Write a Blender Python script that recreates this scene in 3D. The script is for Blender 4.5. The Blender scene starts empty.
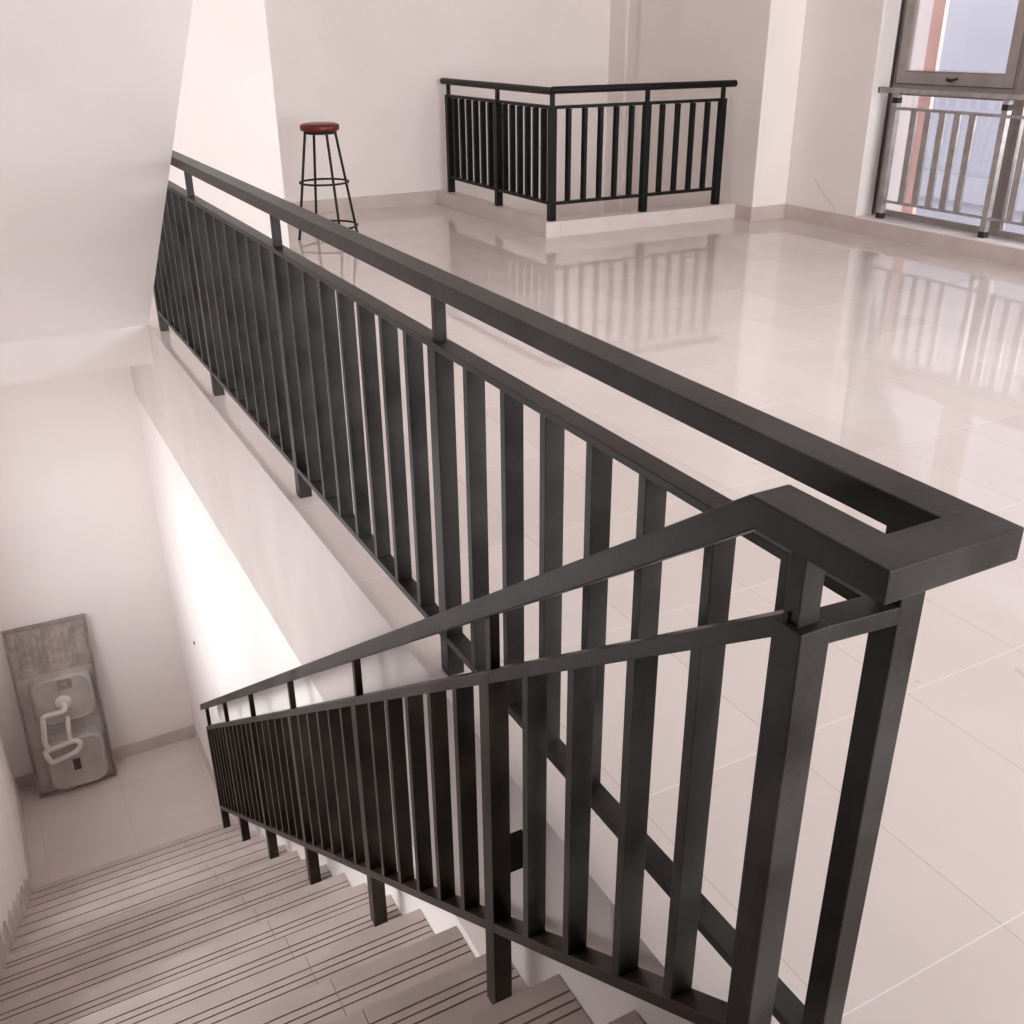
import bpy, math, random
from mathutils import Vector, Matrix

random.seed(7)
scene = bpy.context.scene
col = scene.collection

# ------------------------------------------------------------------ camera
CX, CY, CZ = -0.9037, -0.5878, 1.5325
right = Vector((0.88089099, -0.4732516, -0.00799925))
up = Vector((0.21097617, 0.3774616, 0.90167167))
fwd = Vector((0.42369815, 0.7959621, -0.43234733))
cam_data = bpy.data.cameras.new('camera')
cam = bpy.data.objects.new('camera', cam_data)
col.objects.link(cam)
m = Matrix.Identity(4)
for i in range(3):
    m[i][0] = right[i]; m[i][1] = up[i]; m[i][2] = -fwd[i]
m[0][3], m[1][3], m[2][3] = CX, CY, CZ
cam.matrix_world = m
cam_data.sensor_fit = 'HORIZONTAL'
cam_data.sensor_width = 36.0
cam_data.lens = 1004.05 / 1024 * 36.0
cam_data.clip_start = 0.02
cam_data.clip_end = 200
scene.camera = cam

# ------------------------------------------------------------------ colour management, render quality
scene.view_settings.view_transform = 'Standard'
scene.view_settings.look = 'None'
scene.view_settings.gamma = 1
scene.view_settings.use_curve_mapping = False
scene.view_settings.exposure = 0.1
try:
    scene.cycles.use_denoising = True
    scene.cycles.max_bounces = 18
    scene.cycles.diffuse_bounces = 14
    scene.cycles.glossy_bounces = 4
    scene.cycles.transparent_max_bounces = 12
    scene.cycles.caustics_reflective = False
    scene.cycles.sample_clamp_indirect = 6
except Exception:
    pass

# ------------------------------------------------------------------ world: overcast sky
world = bpy.data.worlds.new('overcast_sky')
scene.world = world
world.use_nodes = True
wn = world.node_tree
bg = wn.nodes['Background']
tc = wn.nodes.new('ShaderNodeTexCoord')
sep = wn.nodes.new('ShaderNodeSeparateXYZ')
wn.links.new(tc.outputs['Generated'], sep.inputs[0])
rmp = wn.nodes.new('ShaderNodeValToRGB')
rmp.color_ramp.elements[0].position = 0.0
rmp.color_ramp.elements[0].color = (0.68, 0.66, 0.69, 1)
rmp.color_ramp.elements[1].position = 0.7
rmp.color_ramp.elements[1].color = (0.87, 0.87, 0.93, 1)
wn.links.new(sep.outputs['Z'], rmp.inputs[0])
wn.links.new(rmp.outputs[0], bg.inputs[0])
bg.inputs[1].default_value = 2.8


def area(name, loc, target, sx, sy, power, spread=180, color=(1, 0.99, 0.98)):
    d = bpy.data.lights.new(name, 'AREA')
    d.shape = 'RECTANGLE'; d.size = sx; d.size_y = sy
    d.energy = power; d.color = color; d.spread = math.radians(spread)
    o = bpy.data.objects.new(name, d)
    col.objects.link(o)
    o.location = loc
    dirv = (Vector(target) - Vector(loc)).normalized()
    o.rotation_euler = dirv.to_track_quat('-Z', 'Y').to_euler()
    return o


# daylight for the window band, plus three added lamps behind unseen openings
area('daylight_side_window', (6.8, 2.2, 1.9), (0.8, 6.2, 0.9), 4.0, 2.6, 360, 150)
area('added_front_light', (2.0, -4.6, 1.8), (3.3, 9.0, 1.4), 6.0, 2.4, 150, 90)  # added fill through the unseen front opening, aimed at the recess
area('added_landing_light', (-2.2, 5.0, -1.25), (0.0, 4.7, -2.4), 2.0, 1.6, 34, 180)  # added light on the stairwell wall from an unseen left opening
area('added_stair_light', (-2.0, 2.2, -0.15), (0.0, 2.0, -1.1), 2.8, 0.8, 34, 130)  # added light on the stair run and the floor edge beam


# ------------------------------------------------------------------ materials
def new_mat(name):
    mt = bpy.data.materials.new(name)
    mt.use_nodes = True
    nt = mt.node_tree
    return mt, nt, nt.nodes['Principled BSDF']


def mottled(name, c1, c2, scale=3.0, rough=0.6, detail=4, bump=0.0, bscale=60.0, metallic=0.0, spec=0.5, r2=None, lo=0.35, hi=0.65):
    mt, nt, b = new_mat(name)
    t = nt.nodes.new('ShaderNodeTexCoord')
    n = nt.nodes.new('ShaderNodeTexNoise')
    n.inputs['Scale'].default_value = scale
    n.inputs['Detail'].default_value = detail
    nt.links.new(t.outputs['Object'], n.inputs['Vector'])
    r = nt.nodes.new('ShaderNodeValToRGB')
    r.color_ramp.elements[0].position = lo; r.color_ramp.elements[0].color = (*c1, 1)
    r.color_ramp.elements[1].position = hi; r.color_ramp.elements[1].color = (*c2, 1)
    nt.links.new(n.outputs[0], r.inputs[0])
    nt.links.new(r.outputs[0], b.inputs['Base Color'])
    b.inputs['Roughness'].default_value = rough
    b.inputs['Metallic'].default_value = metallic
    b.inputs['Specular IOR Level'].default_value = spec
    if r2 is not None:
        mr = nt.nodes.new('ShaderNodeMapRange')
        mr.inputs['To Min'].default_value = rough; mr.inputs['To Max'].default_value = r2
        nt.links.new(n.outputs[0], mr.inputs['Value'])
        nt.links.new(mr.outputs[0], b.inputs['Roughness'])
    if bump:
        n2 = nt.nodes.new('ShaderNodeTexNoise')
        n2.inputs['Scale'].default_value = bscale
        n2.inputs['Detail'].default_value = 3
        nt.links.new(t.outputs['Object'], n2.inputs['Vector'])
        bp = nt.nodes.new('ShaderNodeBump')
        bp.inputs['Strength'].default_value = bump
        bp.inputs['Distance'].default_value = 0.01
        nt.links.new(n2.outputs[0], bp.inputs['Height'])
        nt.links.new(bp.outputs[0], b.inputs['Normal'])
    return mt


PLASTER = mottled('white_plaster', (0.82, 0.775, 0.757), (0.855, 0.812, 0.794), 1.3, 0.85, bump=0.08, bscale=30, spec=0.3)
TRIM = mottled('beige_trim_tile', (0.52, 0.45, 0.42), (0.58, 0.51, 0.48), 4, 0.3)
KERB = mottled('pale_kerb_tile', (0.60, 0.54, 0.52), (0.66, 0.60, 0.58), 3, 0.35)
STEP = mottled('beige_step_tile', (0.44, 0.375, 0.345), (0.52, 0.45, 0.42), 5, 0.5)
GROOVE = mottled('groove_dirt', (0.24, 0.155, 0.13), (0.32, 0.22, 0.19), 8, 0.9)
STEEL_BLACK = mottled('dark_painted_steel', (0.008, 0.006, 0.005), (0.044, 0.043, 0.040), 5, 0.26, detail=7, bump=0.05, bscale=90, spec=0.25, r2=0.5)
STEEL_BROWN = mottled('brown_painted_steel', (0.008, 0.005, 0.004), (0.040, 0.029, 0.023), 5, 0.26, detail=7, bump=0.05, bscale=90, spec=0.25, r2=0.5)
BLACK_PAINT = mottled('black_enamel', (0.003, 0.004, 0.003), (0.006, 0.007, 0.006), 9, 0.45, spec=0.2)
INOX = mottled('brushed_stainless', (0.33, 0.31, 0.30), (0.43, 0.41, 0.40), 14, 0.5, metallic=0.5)
RUBBER = mottled('black_rubber', (0.012, 0.013, 0.013), (0.02, 0.02, 0.02), 9, 0.7)
ALU = mottled('bronze_aluminium', (0.30, 0.265, 0.245), (0.36, 0.32, 0.30), 6, 0.45, metallic=0.2)
GASKET = mottled('dark_gasket', (0.05, 0.04, 0.04), (0.07, 0.06, 0.06), 6, 0.6)
RED = mottled('dark_red_vinyl', (0.10, 0.013, 0.010), (0.14, 0.018, 0.014), 5, 0.32, spec=0.3)
STOOL_STEEL = mottled('stool_dark_steel', (0.006, 0.005, 0.005), (0.016, 0.013, 0.012), 30, 0.45, spec=0.25)
SINK_GREY = mottled('dull_sink_steel', (0.40, 0.37, 0.345), (0.49, 0.46, 0.435), 6, 0.5, detail=6, metallic=0.15)
SINK_RIM = mottled('sink_dark_rim', (0.20, 0.165, 0.145), (0.34, 0.29, 0.265), 9, 0.6)
SINK_BOARD = mottled('sink_residue_board', (0.30, 0.26, 0.235), (0.43, 0.375, 0.345), 14, 0.6, detail=8, lo=0.38, hi=0.62)
PIPE = mottled('cream_plastic_pipe', (0.60, 0.55, 0.51), (0.68, 0.63, 0.59), 6, 0.4)
FACADE = mottled('lilac_grey_render', (0.41, 0.405, 0.435), (0.46, 0.455, 0.485), 0.8, 0.9)
SALMON = mottled('salmon_render', (0.62, 0.36, 0.31), (0.68, 0.42, 0.36), 1.5, 0.9)
PAVING = mottled('violet_grey_paving', (0.36, 0.33, 0.40), (0.44, 0.40, 0.47), 1.5, 0.9)


def floor_material(name, c1, c2, grout, x0, px, y0, py, rough, gw=0.0022, spec=0.5, wj=0.0):
    mt, nt, b = new_mat(name)
    L = nt.links
    t = nt.nodes.new('ShaderNodeTexCoord')
    s = nt.nodes.new('ShaderNodeSeparateXYZ')
    L.new(t.outputs['Object'], s.inputs[0])

    def mth(op, a, bb=None):
        n = nt.nodes.new('ShaderNodeMath'); n.operation = op
        for i, v in enumerate((a, bb)):
            if v is None: continue
            if isinstance(v, (int, float)): n.inputs[i].default_value = v
            else: L.new(v, n.inputs[i])
        return n.outputs[0]

    def line(sock, o, pitch):
        f = mth('FRACT', mth('DIVIDE', mth('SUBTRACT', sock, o), pitch))
        d = mth('MINIMUM', f, mth('SUBTRACT', 1.0, f))
        return mth('LESS_THAN', d, gw / 2 / pitch)
    lx = line(s.outputs[0], x0, px)
    ly = line(s.outputs[1], y0, py)
    g = mth('MAXIMUM', lx, ly)
    # the tone of each tile differs a little
    cx_ = mth('FLOOR', mth('DIVIDE', mth('SUBTRACT', s.outputs[0], x0), px))
    cy_ = mth('FLOOR', mth('DIVIDE', mth('SUBTRACT', s.outputs[1], y0), py))
    cmb = nt.nodes.new('ShaderNodeCombineXYZ'); L.new(cx_, cmb.inputs[0]); L.new(cy_, cmb.inputs[1])
    wn_ = nt.nodes.new('ShaderNodeTexWhiteNoise'); L.new(cmb.outputs[0], wn_.inputs['Vector'])
    n = nt.nodes.new('ShaderNodeTexNoise'); n.inputs['Scale'].default_value = 2.2; n.inputs['Detail'].default_value = 5
    L.new(t.outputs['Object'], n.inputs['Vector'])
    f = mth('ADD', mth('MULTIPLY', wn_.outputs['Value'], 0.35), mth('MULTIPLY', n.outputs[0], 0.65))
    r = nt.nodes.new('ShaderNodeValToRGB')
    r.color_ramp.elements[0].position = 0.25; r.color_ramp.elements[0].color = (*c1, 1)
    r.color_ramp.elements[1].position = 0.75; r.color_ramp.elements[1].color = (*c2, 1)
    L.new(f, r.inputs[0])
    mx = nt.nodes.new('ShaderNodeMix'); mx.data_type = 'RGBA'
    L.new(g, mx.inputs['Factor']); L.new(r.outputs[0], mx.inputs['A'])
    mx.inputs['B'].default_value = (*grout, 1)
    # pale scuffs and small dark specks
    n3 = nt.nodes.new('ShaderNodeTexNoise'); n3.inputs['Scale'].default_value = 9; n3.inputs['Detail'].default_value = 2
    L.new(t.outputs['Object'], n3.inputs['Vector'])
    sp = mth('MULTIPLY', mth('GREATER_THAN', n3.outputs[0], 0.735), 0.35)
    mx2 = nt.nodes.new('ShaderNodeMix'); mx2.data_type = 'RGBA'
    L.new(sp, mx2.inputs['Factor']); L.new(mx.outputs['Result'], mx2.inputs['A'])
    mx2.inputs['B'].default_value = (0.42, 0.37, 0.34, 1)
    # the cross joints are grouted white
    mx3 = nt.nodes.new('ShaderNodeMix'); mx3.data_type = 'RGBA'
    L.new(mth('MULTIPLY', ly, wj), mx3.inputs['Factor']); L.new(mx2.outputs['Result'], mx3.inputs['A'])
    mx3.inputs['B'].default_value = (0.84, 0.81, 0.79, 1)
    L.new(mx3.outputs['Result'], b.inputs['Base Color'])
    b.inputs['Roughness'].default_value = rough
    b.inputs['Specular IOR Level'].default_value = spec
    return mt


FLOOR = floor_material('polished_floor_tile', (0.64, 0.575, 0.55), (0.70, 0.64, 0.61), (0.52, 0.465, 0.44), 0.553, 0.418, 0.19, 0.612, 0.03, 0.003, 0.42, 0.85)
LOWER_FLOOR = floor_material('landing_floor_tile', (0.62, 0.55, 0.515), (0.68, 0.61, 0.575), (0.54, 0.47, 0.44), -0.12, 0.6, 5.75, 0.6, 0.25, 0.004, 0.4)

glass, nt, b = new_mat('window_glass')
nt.nodes.remove(b)
tr = nt.nodes.new('ShaderNodeBsdfTransparent'); tr.inputs[0].default_value = (0.93, 0.94, 0.97, 1)
gl = nt.nodes.new('ShaderNodeBsdfGlossy'); gl.inputs['Roughness'].default_value = 0.03
fr = nt.nodes.new('ShaderNodeFresnel'); fr.inputs[0].default_value = 1.45
mxs = nt.nodes.new('ShaderNodeMixShader')
nt.links.new(fr.outputs[0], mxs.inputs[0]); nt.links.new(tr.outputs[0], mxs.inputs[1]); nt.links.new(gl.outputs[0], mxs.inputs[2])
nt.links.new(mxs.outputs[0], nt.nodes['Material Output'].inputs['Surface'])


# ------------------------------------------------------------------ mesh helpers
class MB:
    def __init__(self):
        self.v = []; self.f = []; self.mi = []; self.sm = []

    def add(self, verts, faces, mi=0, smooth=False):
        o = len(self.v)
        self.v += [tuple(x) for x in verts]
        for f in faces:
            self.f.append(tuple(i + o for i in f)); self.mi.append(mi); self.sm.append(smooth)
        return self

    def box(self, x0, y0, z0, x1, y1, z1, mi=0):
        v = [(x, y, z) for x in (x0, x1) for y in (y0, y1) for z in (z0, z1)]
        f = [(0, 1, 3, 2), (4, 6, 7, 5), (0, 4, 5, 1), (2, 3, 7, 6), (0, 2, 6, 4), (1, 5, 7, 3)]
        return self.add(v, f, mi)

    def prism_x(self, prof, x0, x1, mi=0):
        """profile of (y, z) points, run along x"""
        n = len(prof)
        v = [(x0, y, z) for y, z in prof] + [(x1, y, z) for y, z in prof]
        f = [tuple(range(n - 1, -1, -1)), tuple(range(n, 2 * n))]
        f += [(i, (i + 1) % n, n + (i + 1) % n, n + i) for i in range(n)]
        return self.add(v, f, mi)

    def sweep(self, pts, w, h, mi=0):
        """rectangular tube w wide, h high, mitred at each corner; pts are centre points"""
        pts = [Vector(p) for p in pts]
        ds = [(pts[i + 1] - pts[i]).normalized() for i in range(len(pts) - 1)]
        rings = []
        for i, p in enumerate(pts):
            d = ds[min(i, len(ds) - 1)]
            s = d.cross(Vector((0, 0, 1)))
            s = s.normalized() if s.length > 1e-6 else Vector((1, 0, 0))
            u = s.cross(d).normalized()
            if 0 < i < len(ds):
                nrm = (ds[i - 1] + ds[i]).normalized(); d = ds[i - 1]
                s = d.cross(Vector((0, 0, 1))).normalized(); u = s.cross(d).normalized()
            else:
                nrm = Vector((d.x, d.y, 0)).normalized() if abs(d.z) < 0.9 else d
            ring = []
            for a, b_ in ((-1, -1), (1, -1), (1, 1), (-1, 1)):
                q = p + s * (a * w / 2) + u * (b_ * h / 2)
                q = q + d * ((p - q).dot(nrm) / d.dot(nrm))
                ring.append(q)
            rings.append(ring)
        v = [q for r in rings for q in r]
        f = [(3, 2, 1, 0)]
        for i in range(len(rings) - 1):
            for k in range(4):
                a = i * 4 + k; b_ = i * 4 + (k + 1) % 4
                f.append((a, b_, b_ + 4, a + 4))
        e = (len(rings) - 1) * 4
        f.append((e, e + 1, e + 2, e + 3))
        return self.add(v, f, mi)

    def tube(self, pts, r, n=12, closed=False, mi=0, cap=True):
        pts = [Vector(p) for p in pts]
        N = len(pts); rings = []
        ref = None
        for i, p in enumerate(pts):
            if closed:
                d = (pts[(i + 1) % N] - pts[i - 1]).normalized()
            else:
                d = (pts[min(i + 1, N - 1)] - pts[max(i - 1, 0)]).normalized()
            if ref is None:
                ref = Vector((0, 0, 1)) if abs(d.z) < 0.9 else Vector((1, 0, 0))
            a = (ref - d * ref.dot(d)).normalized(); ref = a
            c = d.cross(a)
            rr = r[i] if isinstance(r, (list, tuple)) else r
            rings.append([p + a * math.cos(t) * rr + c * math.sin(t) * rr for t in [2 * math.pi * k / n for k in range(n)]])
        v = [q for rg in rings for q in rg]; f = []
        for i in range(N if closed else N - 1):
            j = (i + 1) % N
            for k in range(n):
                f.append((i * n + k, i * n + (k + 1) % n, j * n + (k + 1) % n, j * n + k))
        self.add(v, f, mi, True)
        if cap and not closed:
            self.add(rings[0], [tuple(range(n - 1, -1, -1))], mi)
            self.add(rings[-1], [tuple(range(n))], mi)
        return self

    def lathe(self, prof, n=40, c=(0, 0, 0), mi=0):
        v = []; f = []
        for r, z in prof:
            for k in range(n):
                t = 2 * math.pi * k / n
                v.append((c[0] + r * math.cos(t), c[1] + r * math.sin(t), c[2] + z))
        for i in range(len(prof) - 1):
            for k in range(n):
                f.append((i * n + k, i * n + (k + 1) % n, (i + 1) * n + (k + 1) % n, (i + 1) * n + k))
        return self.add(v, f, mi, True)

    def mesh(self, name, mats):
        me = bpy.data.meshes.new(name)
        me.from_pydata(self.v, [], self.f)
        for mt in (mats if isinstance(mats, (list, tuple)) else [mats]):
            me.materials.append(mt)
        for p, i, s in zip(me.polygons, self.mi, self.sm):
            p.material_index = i; p.use_smooth = s
        me.update()
        return me

    def build(self, name, mats, parent=None, bevel=0.0, kind=None):
        o = bpy.data.objects.new(name, self.mesh(name, mats))
        col.objects.link(o)
        if parent is not None:
            o.parent = parent
            o.matrix_parent_inverse = Matrix.Identity(4)
            w = root_offset(parent)
            o.location = (-w[0], -w[1], -w[2])
        if bevel:
            md = o.modifiers.new('bevel', 'BEVEL')
            md.width = bevel; md.segments = 2; md.limit_method = 'ANGLE'
        if kind:
            o['kind'] = kind
        return o


def root_offset(o):
    w = Vector(o.location)
    while o.parent is not None:
        o = o.parent
        w += Vector(o.location)
    return w


def empty(name, loc, label, cat, group=None):
    o = bpy.data.objects.new(name, None)
    col.objects.link(o)
    o.location = loc
    o.empty_display_size = 0.1
    o['label'] = label; o['category'] = cat
    if group: o['group'] = group
    return o


def struct(name, mb, mat, bevel=0.0, parent=None):
    o = mb.build(name, mat, parent, bevel)
    if parent is None:
        o['kind'] = 'structure'
    return o


def put_copy(src, parent, loc, name=None):
    c = src.copy()
    c.parent = parent
    c.location = loc
    col.objects.link(c)
    return c


# ================================================================== THE ROOM
XL, XR = -1.44, 5.63          # left wall, window wall
XE = -0.058                   # floor edge over the stairwell
YF = -4.0                     # front of the hall
YB, YB2 = 6.69, 8.82          # back wall of stairwell / of the recess
ZC = 3.15                     # ceiling
ZL = -3.8                     # lower floor
Y0, DY, DZ = 0.200, 0.287, 0.2035  # stair: first nosing, going, riser
VX, VY = 3.42, 6.82           # inner edge of the corner void

# upper floor slab, top surface z = 0, with the corner void left open
fl = MB()
fl.box(XE, YF, -0.16, XR, VY, 0)
fl.box(1.165, VY, -0.16, VX, YB2, 0)
fl.box(XL, YF, -0.16, XE, Y0 - 0.02, 0)
struct('floor', fl, FLOOR)
fs = MB()
fs.box(XL, 5.75, -0.16, XE, YB, 0)
struct('floor_stair_foot', fs, FLOOR)

# deep edge beam under the floor edge, tiled like the trims
eb = MB(); eb.box(XE - 0.003, Y0 + 0.0, -0.78, XE + 0.22, YB, -0.003)
struct('trim_1', eb, KERB)
# pale edge band of the floor under the railing
eb = MB(); eb.box(XE - 0.007, 0.20, -0.003, XE + 0.0, YB, 0.002)
struct('trim_2', eb, KERB)
# beam at the foot of the upper flight
eb = MB(); eb.box(XL, 5.5, -0.23, XE - 0.003, 5.75, 0.0)
struct('trim_3', eb, PLASTER)

# ceiling
c = MB(); c.box(XL - 0.2, YF - 0.2, ZC, XR + 0.3, YB2 + 0.2, ZC + 0.15)
struct('ceiling', c, PLASTER)

# left wall, all the way down to the lower floor
WL0, WL1, WLZ0, WLZ1 = 4.0, 6.0, -2.1, -0.75   # added opening, out of view, that lets light onto the landing
c = MB()
c.box(XL - 0.2, YF, ZL - 0.15, XL, 0.8, ZC)
c.box(XL - 0.2, 0.8, ZL - 0.15, XL, 1.7, -0.42)
c.box(XL - 0.2, 0.8, -0.15, XL, 1.7, ZC)
c.box(XL - 0.2, 3.5, ZL - 0.15, XL, WL0, ZC)
c.box(XL - 0.2, 1.7, ZL - 0.15, XL, 3.5, -0.72)
c.box(XL - 0.2, 1.7, -0.15, XL, 3.5, ZC)  # openings left between these boxes are added to admit the stair light
c.box(XL - 0.2, WL1, ZL - 0.15, XL, YB, ZC)
c.box(XL - 0.2, WL0, ZL - 0.15, XL, WL1, WLZ0)
c.box(XL - 0.2, WL0, WLZ1, XL, WL1, ZC)
struct('wall_left', c, PLASTER)
# wall under the floor edge, along the lower part of the stairs
c = MB(); c.box(-0.0615, Y0, ZL - 0.15, 0.15, YB, -0.78)
struct('wall_stairwell', c, PLASTER)
c = MB(); c.box(-0.0735, 5.39, ZL, -0.0615, YB, ZL + 0.115)
struct('baseboard_stairwell', c, TRIM, 0.002)
# back wall: the broad pier behind the stairwell (upper and lower storey)
c = MB(); c.box(XL - 0.2, YB, ZL - 0.15, 1.165, YB2 + 0.2, ZC)
c.box(1.165, YB, ZL - 0.15, XR, YB + 0.05, -1.4)
struct('wall_back', c, PLASTER)
# recess back wall behind the stool and the corner void
c = MB(); c.box(1.165, YB2, -1.4, XR + 0.25, YB2 + 0.2, ZC)
struct('wall_recess', c, PLASTER)
# shaft floor of the corner void
c = MB(); c.box(1.165, YB + 0.05, -1.42, XR, YB2, -1.38)
struct('floor_void', c, PLASTER)
c = MB(); c.box(VX - 0.12, YB + 0.05, -1.38, VX, YB2, -0.16)
c.box(VX - 0.12, YB - 0.05, -1.38, XR, YB + 0.05, -0.16)
struct('wall_void', c, PLASTER)
# right side: column beside the void, then the window wall
c = MB()
c.box(5.25, 6.44, -1.4, XR + 0.25, 8.25, ZC)
c.box(5.30, 8.25, -1.4, XR + 0.25, 8.53, ZC)
c.box(5.265, 8.53, -1.4, XR + 0.25, YB2, ZC)
struct('wall_column', c, PLASTER)
WY0, WY1 = 5.6, -2.6           # window opening along y
c = MB()
c.box(XR, WY0, -0.16, XR + 0.3, 6.44, ZC)
c.box(XR, YF - 0.2, -0.16, XR + 0.3, WY1, ZC)
c.box(XR, WY1, 2.85, XR + 0.3, WY0, ZC)
c.box(XR, WY1, -0.16, XR + 0.3, WY0, 0.115)
struct('wall_right', c, PLASTER, bevel=0.004)
# front of the hall: wall with one wide opening, added to let light in
c = MB()
c.box(XL - 0.2, YF - 0.2, ZL, XL + 0.6, YF, ZC)
c.box(5.2, YF - 0.2, ZL, XR + 0.3, YF, ZC)
c.box(XL + 0.6, YF - 0.2, 2.9, 5.2, YF, ZC)
c.box(XL + 0.6, YF - 0.2, -0.16, 5.2, YF, 0.5)
struct('wall_front', c, PLASTER)

# added unseen dark panel that keeps the left faces of the railing dark
c = MB()
c.box(XL, -3.8, 0.0, XL + 0.03, 1.2, 2.75)
for k in range(26):
    c.box(XL + 0.03, -3.78, 0.03 + k * 0.104, XL + 0.042, 1.18, 0.03 + k * 0.104 + 0.075)
struct('added_dark_panel_1', c, RUBBER)

# lower storey
c = MB(); c.box(XL, Y0 - 0.1, ZL - 0.15, -0.0615, YB, ZL)
struct('floor_lower', c, LOWER_FLOOR)
c = MB(); c.box(XL, Y0 - 0.3, ZL, 0.15, Y0 - 0.1, -0.16)
struct('wall_lower_front', c, PLASTER)

# slanting underside of the upper flight (a stepped slab rising towards the front)
prof = []
su = 0.7245
ya, yb_ = 5.5, 5.5 - 3.149 / su
prof.append((ya, 0.0)); prof.append((yb_, 3.149)); prof.append((yb_ + 0.45, 3.149))
n = 13
for k in range(n, 0, -1):
    yy = ya + 0.33 - k * 0.27 + 0.27
    zz = 0.02 + k * 0.27 * su
    if zz > 3.1: continue
    prof.append((yy - 0.27, zz)); prof.append((yy, zz))
prof.append((ya + 0.33, 0.0))
sf = MB(); sf.prism_x(prof, XL, XE)
struct('ceiling_stair', sf, PLASTER)

# baseboards and kerb
c = MB(); c.box(1.165, YB2 - 0.012, 0, 3.285, YB2, 0.122)
struct('baseboard_back', c, TRIM, 0.002)
c = MB()
c.box(5.238, 6.428, 0, 5.25, 6.68, 0.118)
c.box(5.25, 6.428, 0, 5.618, 6.44, 0.118)
struct('baseboard_column', c, TRIM, 0.002)
c = MB()
c.box(XR - 0.012, WY0, 0, XR, 6.428, 0.12)
c.box(XR - 0.012, WY1, 0, XR, WY0, 0.12)
struct('baseboard_right', c, TRIM, 0.002)
c = MB(); c.box(XR - 0.012, WY1, 0.1155, XR + 0.3, WY0, 0.128)
struct('trim_4', c, PLASTER, 0.002)       # sill tiles under the window
c = MB()
c.box(3.285, 6.645, 0, VX, YB2, 0.125)
c.box(VX, 6.645, 0, 5.25, VY, 0.125)
struct('trim_5', c, KERB, 0.003)       # kerb around the corner void
c = MB(); c.box(XL, YB - 0.012, ZL, -0.0615, YB, ZL + 0.115)
struct('baseboard_landing', c, TRIM, 0.002)
c = MB(); c.box(XL, 5.39, ZL, XL + 0.012, YB, ZL + 0.115)
struct('baseboard_left', c, TRIM, 0.002)

# ================================================================== STAIRCASE
stair = empty('staircase', (-0.76, Y0, 0),
              'straight beige tiled staircase with grooved nosings going down to the lower floor', 'stairs')
NS = 18
XJ = -0.445
XS = -0.063


def step_part(k):
    mb = MB()
    zt = -DZ * k; yn = Y0 + DY * k
    prof = [(yn - DY - 0.0, zt - 0.02), (yn + 0.012, zt - 0.02), (yn + 0.016, zt - 0.010), (yn + 0.012, zt)]
    gset = []
    for g in (0.038, 0.063, 0.088):
        prof += [(yn - g + 0.0028, zt), (yn - g + 0.0015, zt - 0.003), (yn - g - 0.0015, zt - 0.003), (yn - g - 0.0028, zt)]
        gset.append(len(prof) - 4)
    prof.append((yn - DY, zt))
    n_ = len(prof)
    for x0, x1 in ((XL + 0.002, XJ - 0.0012), (XJ + 0.0012, XS)):
        base = len(mb.f)
        mb.prism_x(prof, x0, x1)
        for s in gset:
            for q in range(3):
                mb.mi[base + 2 + s + q] = 1
    mb.box(XJ - 0.0012, yn - DY, zt - 0.015, XJ + 0.0012, yn + 0.010, zt - 0.003, 1)
    return mb


for k in range(1, NS + 1):
    zt = -DZ * k; yn = Y0 + DY * k
    tr_ = step_part(k).build('tread', [STEP, GROOVE], stair)
    rb = MB(); rb.box(XL + 0.002, yn - 0.012, max(zt - DZ, ZL), XS - 0.004, yn, zt - 0.02)
    rb.build('riser', STEP, stair)
rb = MB(); rb.box(XL + 0.002, Y0 - 0.012, -DZ, XS - 0.004, Y0, -0.02); rb.build('riser', STEP, stair)
# top nosing
tb_ = MB(); tb_.box(XL + 0.002, Y0 - 0.02, -0.02, XE, Y0 + 0.014, 0.0); tb_.build('top_nosing', STEP, stair, 0.003)
# concrete body
prof = [(Y0 - 0.02, -0.021)]
pr = [(Y0 - 0.013, -0.021)]
for k in range(1, NS + 1):
    yn = Y0 + DY * k
    pr.append((yn - DY - 0.013, -DZ * k - 0.021)); pr.append((yn - 0.013, -DZ * k - 0.021))
pr.append((Y0 + DY * NS - 0.013, ZL))
pr.append((Y0 + DY * NS - 0.45, ZL))
pr.append((Y0 - 0.013, -0.45))
bd = MB(); bd.prism_x(pr, XL + 0.002, XS - 0.01)
bd.build('stair_slab', PLASTER, stair)
# stepped skirting against the left wall
sk = MB()
for k in range(1, NS + 1):
    yn = Y0 + DY * k
    sk.box(XL + 0.0005, yn - DY, -DZ * k, XL + 0.013, yn - DY + 0.10, -DZ * k + 0.27)
    sk.box(XL + 0.0005, yn - DY + 0.10, -DZ * k, XL + 0.013, yn, -DZ * k + 0.10)
sk.build('stepped_skirting', STEP, stair)

# ================================================================== MAIN RAILING
W, T, G, H = 0.0612, 0.0402, 0.0784, 1.05
SC = -(W + G)
YBEND, S = 0.2024, 0.7056
WP = 0.046
rail = empty('stair_railing', (0, 0.137, 0),
             'dark steel railing along the stairwell edge, turning and running down beside the stairs', 'railing')


def zs(y, z0): return z0 - S * (y - YBEND)


def zmid(y): return 0.922 - 0.708 * (y - 0.145)   # top of the sloping middle rail


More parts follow.
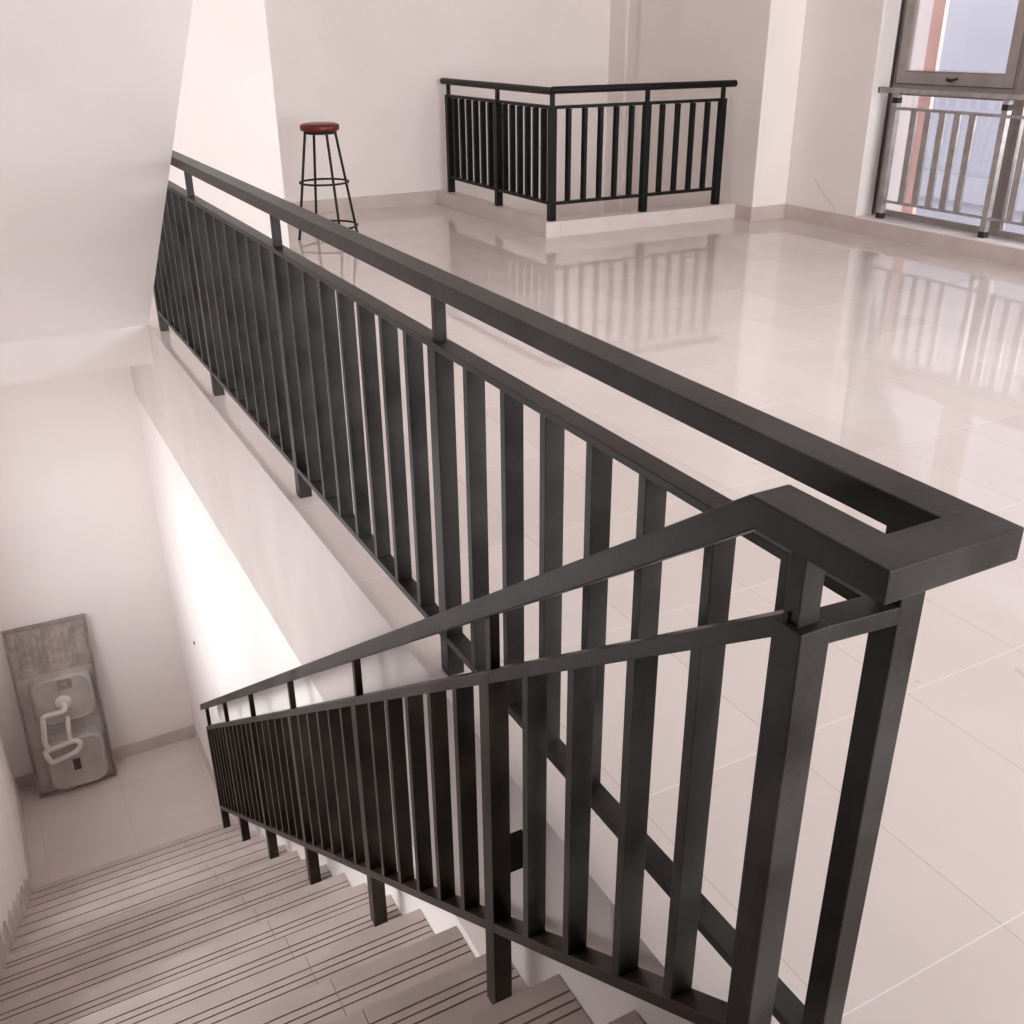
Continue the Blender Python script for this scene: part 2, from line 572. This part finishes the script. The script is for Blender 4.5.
ct = math.cos(math.atan(S))
hz = H - T / 2
yend = 5.26
mb = MB().sweep([(0, 5.42, hz), (0, W / 2, hz), (SC, W / 2, hz), (SC, YBEND, hz), (SC, yend, zs(yend, hz))], W, T)
mb.build('handrail', STEEL_BLACK, rail, 0.0025)
YN = 0.120
zm = 0.9 - 0.0125
mb = MB().sweep([(0, 5.35, 0.892), (0, YN, 0.892)], 0.045, 0.016)
mb.sweep([(-0.012, YN, zm + 0.011), (SC, YN + 0.012, zm + 0.011)], 0.040, 0.025)
mb.sweep([(SC, YN + 0.02, zmid(YN + 0.02) - 0.0155), (SC, 5.19, zmid(5.19) - 0.0155)], 0.045, 0.025)
mb.build('middle_rail', STEEL_BLACK, rail, 0.0015)
mb = MB().sweep([(0, 5.35, 0.1245 - 0.011), (0, YN, 0.1245 - 0.011)], 0.045, 0.022)
mb.build('bottom_rail', STEEL_BLACK, rail, 0.0015)
zb = 0.182 - 0.015
mb = MB().sweep([(SC, 5.19, zs(5.19, zb)), (SC, YN, zs(YN, zb))], 0.045, 0.025)
mb.build('bottom_rail', STEEL_BROWN, rail, 0.0015)


def box_c(x, y, z0, z1, wx, wy):
    return MB().box(x - wx / 2, y - wy / 2, z0, x + wx / 2, y + wy / 2, z1)


# posts of the level run: full section to the middle rail, slim stub up to the handrail
PA = [YN, 1.452, 2.7306, 4.0344, 5.3254]
for y in PA:
    w_ = WP if y > 1 else 0.041
    o = box_c(0 if y > 1 else 0.004, y, 0.001, 0.893 if y > 1 else H - T, w_, w_).build('post', STEEL_BLACK, rail, 0.002)
    if y > 1:
        box_c(0, y, 0.9, H - T, 0.028, 0.02).build('stub', STEEL_BLACK, rail, 0.0015)
# posts of the stair run
PS = [0.935, 1.8445, 2.72, 3.5827, 4.4118, 5.1825]


def tread_z(y):
    k = math.ceil((y - Y0) / DY)
    return -DZ * k


box_c(SC, YN + 0.012, 0.001, 0.912, WP, WP).build('post', STEEL_BLACK, rail, 0.002)
box_c(SC, YN + 0.016, 0.905, H - T, 0.032, 0.026).build('stub', STEEL_BLACK, rail, 0.0015)
for y in PS:
    mb = MB(); v = []
    for x in (SC - WP / 2, SC + WP / 2):
        for yy in (y - WP / 2, y + WP / 2):
            v.append((x, yy, tread_z(y) + 0.001)); v.append((x, yy, zmid(yy) - 0.006))
    mb.add(v, [(0, 1, 3, 2), (4, 6, 7, 5), (0, 4, 5, 1), (2, 3, 7, 6), (0, 2, 6, 4), (1, 5, 7, 3)])
    mb.build('post', STEEL_BROWN, rail, 0.0015)
    box_c(SC, y, zmid(y) - 0.02, zs(y, H - T + 0.005), 0.022, 0.022).build('stub', STEEL_BROWN, rail, 0.0015)
# balusters
BW, BT = 0.043, 0.022
z_lo, z_hi = 0.1245, 0.8845
NA = [8, 8, 8, 8]
for i, nspan in enumerate(NA):
    y0, y1 = PA[i], PA[i + 1]
    for k in range(1, nspan):
        y = y0 + (y1 - y0) * k / nspan
        if i == 0:
            y = [0.287, 0.446, 0.621, 0.781, 0.945, 1.107, 1.279][k - 1]
        box_c(0, y, z_lo, z_hi, BW, BT).build('baluster', STEEL_BLACK, rail, 0.0012)
PS2 = [YN] + PS
for i, nspan in enumerate([5, 6, 6, 6, 6, 6]):
    y0, y1 = PS2[i], PS2[i + 1]
    for k in range(1, nspan):
        y = y0 + (y1 - y0) * k / nspan
        if i == 0:
            y = [0.291, 0.435, 0.603, 0.763][k - 1]
        mb = MB()
        prof = []
        x0, x1 = SC - BW / 2, SC + BW / 2
        v = []
        for x in (x0, x1):
            for yy in (y - BT / 2, y + BT / 2):
                v.append((x, yy, zs(yy, 0.182))); v.append((x, yy, zmid(yy) - 0.028))
        mb.add(v, [(0, 1, 3, 2), (4, 6, 7, 5), (0, 4, 5, 1), (2, 3, 7, 6), (0, 2, 6, 4), (1, 5, 7, 3)])
        mb.build('baluster', STEEL_BROWN if y > 0.95 else STEEL_BLACK, rail, 0.0012)
# flat bracket that ties the stair post to the floor edge
MB().box(SC + WP / 2 - 0.002, 0.93, -0.205, XE - 0.004, 0.962, -0.12).build('bracket', BLACK_PAINT, rail, 0.001)

# ================================================================== CORNER RAILING (around the void)
cr = empty('corner_railing', (3.36, 6.7, 0.125),
           'black metal railing on the low kerb around the corner void by the back wall', 'railing')
zk = 0.125
hx, hy = 3.365, 6.70
cpath = [(hx, 8.74, 1.112), (hx, hy, 1.112), (5.17, hy, 1.112)]
mb = MB()
mb.tube([cpath[0], (hx, hy + 0.0, 1.105)], 0.028, 16)
mb.tube([(hx - 0.0, hy, 1.112), cpath[2]], 0.028, 16)
mb.lathe([(0, -0.028), (0.02, -0.02), (0.028, 0), (0.02, 0.02), (0, 0.028)], 16, (hx, hy, 1.112))
mb.build('handrail', BLACK_PAINT, cr)
MB().sweep([(hx, 8.62, 0.988), (hx, hy, 0.988), (5.045, hy, 0.988)], 0.035, 0.024).build('middle_rail', BLACK_PAINT, cr, 0.001)
MB().sweep([(hx, 8.62, 0.262), (hx, hy, 0.262), (5.045, hy, 0.262)], 0.035, 0.024).build('bottom_rail', BLACK_PAINT, cr, 0.001)
posts = [(hx, 8.62), (hx, 7.63), (hx, hy), (4.265, hy), (5.045, hy)]
for x, y in posts:
    box_c(x, y, zk + 0.001, 0.999, 0.056, 0.056).build('post', BLACK_PAINT, cr, 0.0015)
    box_c(x, y, 0.995, 1.085, 0.03, 0.03).build('stub', BLACK_PAINT, cr, 0.001)
for (xa, ya_), (xb, yb2), nsp in (((hx, 8.62), (hx, 7.63), 7), ((hx, 7.63), (hx, hy), 7), ((hx, hy), (4.265, hy), 6), ((4.265, hy), (5.045, hy), 5)):
    for k in range(1, nsp):
        x = xa + (xb - xa) * k / nsp; y = ya_ + (yb2 - ya_) * k / nsp
        al = xa == xb
        box_c(x, y, 0.273, 0.974, 0.046 if al else 0.03, 0.03 if al else 0.046).build('baluster', BLACK_PAINT, cr, 0.001)

# ================================================================== WINDOW
win = MB()
XW = 5.83
FT = 0.06
yj = 5.6
ymul = [5.6, 4.43, 3.26, 2.09, 0.92, -0.25, -1.42, -2.59]
zt0 = 0.128; ztop = 2.85


def frame_ring(mb, x, th, y0, y1, z0, z1, w, mi=0):
    """rectangular frame in the plane x, y0 > y1"""
    mb.box(x, y0 - w, z0, x + th, y0, z1, mi)
    mb.box(x, y1, z0, x + th, y1 + w, z1, mi)
    mb.box(x, y1 + w, z0, x + th, y0 - w, z0 + w, mi)
    mb.box(x, y1 + w, z1 - w, x + th, y0 - w, z1, mi)


first = None
for i in range(len(ymul) - 1):
    a, b_ = ymul[i], ymul[i + 1]
    mb = MB()
    frame_ring(mb, XW, FT, a, b_, zt0, ztop, 0.045)
    mb.box(XW, b_ + 0.045, 1.05, XW + FT, a - 0.045, 1.15)
    w_ = mb.build('window_%d' % (i + 1), ALU, None, 0.003)
    w_['kind'] = 'structure'
    g = MB(); g.box(XW + 0.028, b_ + 0.045, zt0 + 0.045, XW + 0.034, a - 0.045, 1.045)
    g.build('pane', glass, w_)
    s = MB()
    frame_ring(s, XW - 0.018, 0.05, a - 0.05, b_ + 0.05, 1.135, ztop - 0.05, 0.085)
    frame_ring(s, XW - 0.012, 0.03, a - 0.135, b_ + 0.135, 1.22, ztop - 0.135, 0.01)
    sash = s.build('sash', ALU, w_, 0.003)
    g = MB(); g.box(XW + 0.008, b_ + 0.145, 1.23, XW + 0.014, a - 0.145, ztop - 0.145)
    g.build('pane', glass, sash)
    ga = MB(); frame_ring(ga, XW - 0.0195, 0.003, a - 0.047, b_ + 0.047, 1.132, ztop - 0.047, 0.006)
    ga.build('gasket', GASKET, sash)
    h = MB()
    ym = (a + b_) / 2
    h.box(XW - 0.03, ym - 0.02, 1.16, XW - 0.018, ym + 0.03, 1.165)
    h.tube([(XW - 0.034, ym + 0.03, 1.178), (XW - 0.045, ym - 0.01, 1.172), (XW - 0.043, ym - 0.07, 1.185)], [0.011, 0.01, 0.007], 10)
    h.build('window_handle', RUBBER, w_, 0.002)
    if i == 0:
        dj = MB(); dj.box(XW - 0.02, a - 0.012, zt0, XW + 0.0, a, ztop)
        dj.build('gasket', GASKET, w_)

# frames for the added unseen openings in the left wall and hall front
def added_opening(idx, y0, y1, z0, z1):
    mb = MB(); frame_ring(mb, XL - 0.13, 0.05, y1, y0, z0, z1, 0.03)
    w = mb.build('window_%d' % idx, ALU, None, 0.002); w['kind'] = 'structure'  # unseen frame around an added light opening


added_opening(8, WL0, WL1, WLZ0, WLZ1)
added_opening(9, 1.7, 3.5, -0.72, -0.15)
added_opening(10, 0.8, 1.7, -0.42, -0.15)
for k in range(4):
    x0 = XL + 0.6 + k * 1.51; x1 = x0 + 1.51
    mb = MB()
    mb.box(x0, YF - 0.13, 0.5, x0 + 0.05, YF - 0.08, 2.9); mb.box(x1 - 0.05, YF - 0.13, 0.5, x1, YF - 0.08, 2.9)
    mb.box(x0 + 0.05, YF - 0.13, 0.5, x1 - 0.05, YF - 0.08, 0.56); mb.box(x0 + 0.05, YF - 0.13, 2.84, x1 - 0.05, YF - 0.08, 2.9)
    w = mb.build('window_%d' % (11 + k), ALU, None, 0.002); w['kind'] = 'structure'  # unseen frame in the added front opening

# stainless guard rail inside the window
gr = empty('window_guard_rail', (5.72, 5.42, 0.128),
           'stainless steel guard rail standing on the sill in front of the window', 'railing')
XG = 5.72
mb = MB().box(XG - 0.03, -2.4, 1.072, XG + 0.03, 5.585, 1.108)
mb.build('handrail', INOX, gr, 0.004)
MB().box(XG - 0.031, 5.586, 1.070, XG + 0.031, 5.596, 1.110).build('end_cap', RUBBER, gr)
MB().box(XG - 0.018, -2.4, 0.952, XG + 0.018, 5.45, 0.972).build('middle_rail', INOX, gr, 0.002)
MB().box(XG - 0.014, -2.4, 0.258, XG + 0.014, 5.45, 0.274).build('bottom_rail', INOX, gr, 0.002)
gp = [5.42 - 0.99 * k for k in range(8)]
for y in gp:
    po = box_c(XG, y, 0.165, 1.072, 0.048, 0.048).build('post', INOX, gr, 0.003)
    box_c(XG, y, 0.1285, 0.172, 0.054, 0.054).build('foot', RUBBER, po, 0.003)
    box_c(XG, y, 1.0, 1.04, 0.052, 0.052).build('collar', RUBBER, po, 0.001)
for i in range(len(gp) - 1):
    for k in range(5):
        y = gp[i] - 0.19 - 0.1335 * k
        box_c(XG, y, 0.274, 0.952, 0.02, 0.055).build('baluster', INOX, gr, 0.001)

# ------------------------------------------------------------------ outside the window
ob = empty('neighbour_building', (10.5, 6, -4), 'pale lilac-grey rendered building seen hazily through the window', 'building')
mb = MB(); mb.box(10.0, -6, -4, 13, 14, 7.0)
mb.build('wall', FACADE, ob)
mb = MB(); mb.box(9.93, -6, -0.4, 10.0, 14, -0.1)
mb.build('ledge', FACADE, ob)
mb = MB(); mb.box(6.3, 5.72, -4, 6.42, 6.3, 6, 0); mb.box(6.3, 5.60, -4, 6.34, 5.72, 6, 1)
o = mb.build('facade_pier', [PLASTER, SALMON]); o['label'] = 'white and salmon rendered pier just outside the left edge of the window'; o['category'] = 'pier'
c = MB(); c.box(XR + 0.3, -8, -4.2, 14, 16, -4)
struct('ground', c, PAVING)

# ================================================================== STOOL
sx, sy = 1.775, 7.64
st = empty('bar_stool', (sx, sy, 0), 'tall round bar stool with dark red vinyl seat on black steel legs', 'stool')
R_ = 0.156
prof = [(0, 0.0), (R_ - 0.02, 0.0), (R_ - 0.004, 0.006), (R_, 0.02), (R_, 0.038), (R_ - 0.006, 0.05), (R_ - 0.03, 0.058), (R_ * 0.5, 0.062), (0, 0.063)]
MB().lathe(prof, 48, (sx, sy, 0.825)).build('seat', RED, st)
MB().lathe([(0, 0.805), (R_ - 0.025, 0.805), (R_ - 0.025, 0.826), (0, 0.826)], 32, (sx, sy, 0)).build('seat_plate', STOOL_STEEL, st)
rot = math.radians(-40.6)
for k in range(4):
    a = rot + math.pi / 4 + k * math.pi / 2
    pts = []
    for t in [i / 8 for i in range(9)]:
        z = 0.815 * (1 - t)
        r = 0.128 + 0.13 * t
        pts.append((sx + math.cos(a) * r, sy + math.sin(a) * r, z))
    lg = MB().tube(pts, 0.011, 10).build('leg', STOOL_STEEL, st)
    MB().tube([(pts[-1][0], pts[-1][1], 0.001), (pts[-1][0], pts[-1][1], 0.02)], 0.012, 10).build('rubber_foot', RUBBER, lg)
for rr, z, nm in ((0.196, 0.435, 'foot_ring'), (0.242, 0.09, 'lower_ring')):
    MB().tube([(sx + rr * math.cos(t), sy + rr * math.sin(t), z) for t in [2 * math.pi * i / 40 for i in range(40)]], 0.0085, 8, closed=True).build(nm, STOOL_STEEL, st)

# ================================================================== SINK leaning on the landing wall
sk = empty('kitchen_sink', (-1.328, 6.53, ZL + 0.004), 'grey steel double-bowl sink standing on end, underside out, with cream drain pipes', 'sink')
ez = Vector((0.0, 0.155, 1.37)).normalized()
ex = Vector((1, 0.0, 0)).normalized()
ez0 = ez.copy(); ez = (ez0 + ex * 0.022).normalized(); ex = (ex - ez * ex.dot(ez)).normalized()
nn = ex.cross(ez).normalized()       # points towards the stairs
nn = -nn if nn.y > 0 else nn
ms = Matrix.Identity(4)
for i in range(3):
    ms[i][0] = ex[i]; ms[i][1] = ez[i]; ms[i][2] = nn[i]


def sink_part(mb, name, mat, parent=None, bevel=0.0):
    o = bpy.data.objects.new(name, mb.mesh(name, mat))
    col.objects.link(o)
    o.parent = parent or sk
    if bevel:
        md = o.modifiers.new('bevel', 'BEVEL'); md.width = bevel; md.segments = 2; md.limit_method = 'ANGLE'
    return o


sk.rotation_euler = ms.to_euler()
SX = 0.035


def rrect(u0, v0, u1, v1, r, h, n=6):
    out = []
    for (cu, cv, a0) in ((u1 - r, v1 - r, 0), (u0 + r, v1 - r, 90), (u0 + r, v0 + r, 180), (u1 - r, v0 + r, 270)):
        for i in range(n + 1):
            a = math.radians(a0 + 90 * i / n)
            out.append((cu + r * math.cos(a), cv + r * math.sin(a), h))
    return out


def skin(mb, rings, cap=True, smooth=True):
    n_ = len(rings[0]); v = [q for r in rings for q in r]; f = []
    for i in range(len(rings) - 1):
        for k in range(n_):
            f.append((i * n_ + k, i * n_ + (k + 1) % n_, (i + 1) * n_ + (k + 1) % n_, (i + 1) * n_ + k))
    mb.add(v, f, 0, smooth)
    if cap:
        mb.add(rings[-1], [tuple(range(n_))])
    return mb


# rim tray: a shallow pan with turned edges
mb = MB()
U0, U1, V0, V1 = 0.03, 0.60, 0.0, 1.41
mb.box(U0, V0, 0.0, U1, V1, 0.012)
mb.box(U0, V0, 0.012, U0 + 0.016, V1, 0.05)
mb.box(U1 - 0.016, V0, 0.012, U1, V1, 0.05)
mb.box(U0 + 0.016, V1 - 0.016, 0.012, U1 - 0.016, V1, 0.05)
mb.box(U0 + 0.016, V0, 0.012, U1 - 0.016, V0 + 0.016, 0.05)
sink_part(mb, 'rim', SINK_RIM, bevel=0.002)
mb = MB(); mb.box(U0 + 0.017, V0 + 0.017, 0.012, U1 - 0.017, 1.0, 0.02)
sink_part(mb, 'sink_panel', SINK_GREY)
mb = MB(); mb.box(U0 + 0.017, 1.0, 0.012, U1 - 0.017, V1 - 0.017, 0.024)
for k in range(9):
    u = 0.11 + k * 0.045
    mb.tube([(u, 1.08, 0.022), (u, 1.34, 0.022)], 0.008, 8)
mb.tube([(0.49, 1.05, 0.026), (0.49, 1.36, 0.026)], 0.009, 8)
sink_part(mb, 'drainboard', SINK_BOARD)


def bowl(u0, v0, u1, v1, depth):
    mb = MB()
    rings = [rrect(u0 - 0.012, v0 - 0.012, u1 + 0.012, v1 + 0.012, 0.10, 0.02), rrect(u0, v0, u1, v1, 0.09, 0.03),
             rrect(u0 + 0.006, v0 + 0.006, u1 - 0.006, v1 - 0.006, 0.09, depth - 0.02),
             rrect(u0 + 0.016, v0 + 0.016, u1 - 0.016, v1 - 0.016, 0.085, depth - 0.005),
             rrect(u0 + 0.034, v0 + 0.034, u1 - 0.034, v1 - 0.034, 0.07, depth)]
    skin(mb, rings)
    return sink_part(mb, 'bowl', SINK_GREY)


b1 = bowl(0.125, 0.60, 0.555, 1.0, 0.11)
b2 = bowl(0.125, 0.035, 0.555, 0.475, 0.11)
# light pressed ridges around the bowls
for (u0, v0, u1, v1), par in (((0.14, 0.615, 0.54, 0.985), b1), ((0.14, 0.05, 0.54, 0.46), b2)):
    ring = rrect(u0 + 0.012, v0 + 0.012, u1 - 0.012, v1 - 0.012, 0.08, 0.108)
    sink_part(MB().tube(ring, 0.007, 8, closed=True), 'ridge', PIPE if False else SINK_GREY, par)
# strainer flanges, overflow plates, slots
mb = MB().lathe([(0.0, 0.135), (0.03, 0.135), (0.045, 0.128), (0.058, 0.114), (0.06, 0.109)], 28, (0.33, 0.78, 0))
sink_part(mb, 'drain_flange', PIPE)
mb = MB().box(0.315, 0.885, 0.109, 0.415, 0.965, 0.114)
pl = sink_part(mb, 'overflow_plate', SINK_RIM, bevel=0.002)
sink_part(MB().lathe([(0.0, 0.126), (0.012, 0.124), (0.014, 0.114)], 16, (0.36, 0.92, 0)), 'bolt', INOX, pl)
mb = MB().box(0.255, 0.19, 0.109, 0.365, 0.295, 0.114)
pl = sink_part(mb, 'outlet_plate', SINK_GREY, bevel=0.002)
sink_part(MB().box(0.31, 0.195, 0.1145, 0.362, 0.29, 0.118), 'outlet_slot', GASKET, pl)


def bend(pts, r, seg=5):
    """polyline with rounded corners"""
    pts = [Vector(p) for p in pts]; out = [pts[0]]
    for i in range(1, len(pts) - 1):
        a = (pts[i - 1] - pts[i]); c_ = (pts[i + 1] - pts[i])
        ra = min(r, a.length / 2, c_.length / 2)
        A = pts[i] + a.normalized() * ra; C = pts[i] + c_.normalized() * ra
        for k in range(seg + 1):
            t = k / seg
            out.append(A * (1 - t) ** 2 + pts[i] * 2 * t * (1 - t) + C * t ** 2)
    out.append(pts[-1]); return out


hp = 0.165
pipe = MB()
pipe.tube(bend([(0.33, 0.78, 0.12), (0.335, 0.735, hp), (0.175, 0.735, hp), (0.15, 0.52, hp), (0.165, 0.45, hp)], 0.03), 0.021, 14)
sink_part(pipe, 'drain_pipe', PIPE)
pipe = MB()
pipe.tube(bend([(0.14, 0.445, hp), (0.36, 0.475, hp), (0.395, 0.43, hp), (0.35, 0.375, hp), (0.165, 0.335, hp), (0.14, 0.41, hp), (0.14, 0.445, hp)], 0.03), 0.021, 14)
sink_part(pipe, 'pipe_trap', PIPE)
pipe = MB()
pipe.tube(bend([(0.338, 0.655, 0.06), (0.335, 0.645, hp - 0.02), (0.325, 0.56, hp), (0.325, 0.47, hp)], 0.02), 0.017, 12)
sink_part(pipe, 'pipe_branch', PIPE)

# dark screw head in the landing wall
o = MB().tube([(-0.068, 5.830, -2.386), (-0.0615, 5.830, -2.386)], 0.014, 12).build('wall_screw', RUBBER)
o['label'] = 'small dark screw head in the bright wall above the lower landing'; o['category'] = 'screw'

# fine crack and chip in the plaster of the window wall
o = MB().tube([(XR - 0.001, 6.12, 0.37), (XR - 0.001, 6.03, 0.29), (XR - 0.001, 5.93, 0.22), (XR - 0.001, 5.84, 0.16), (XR - 0.001, 5.83, 0.125)], 0.0022, 5).build('trim_6', TRIM)
o['kind'] = 'structure'
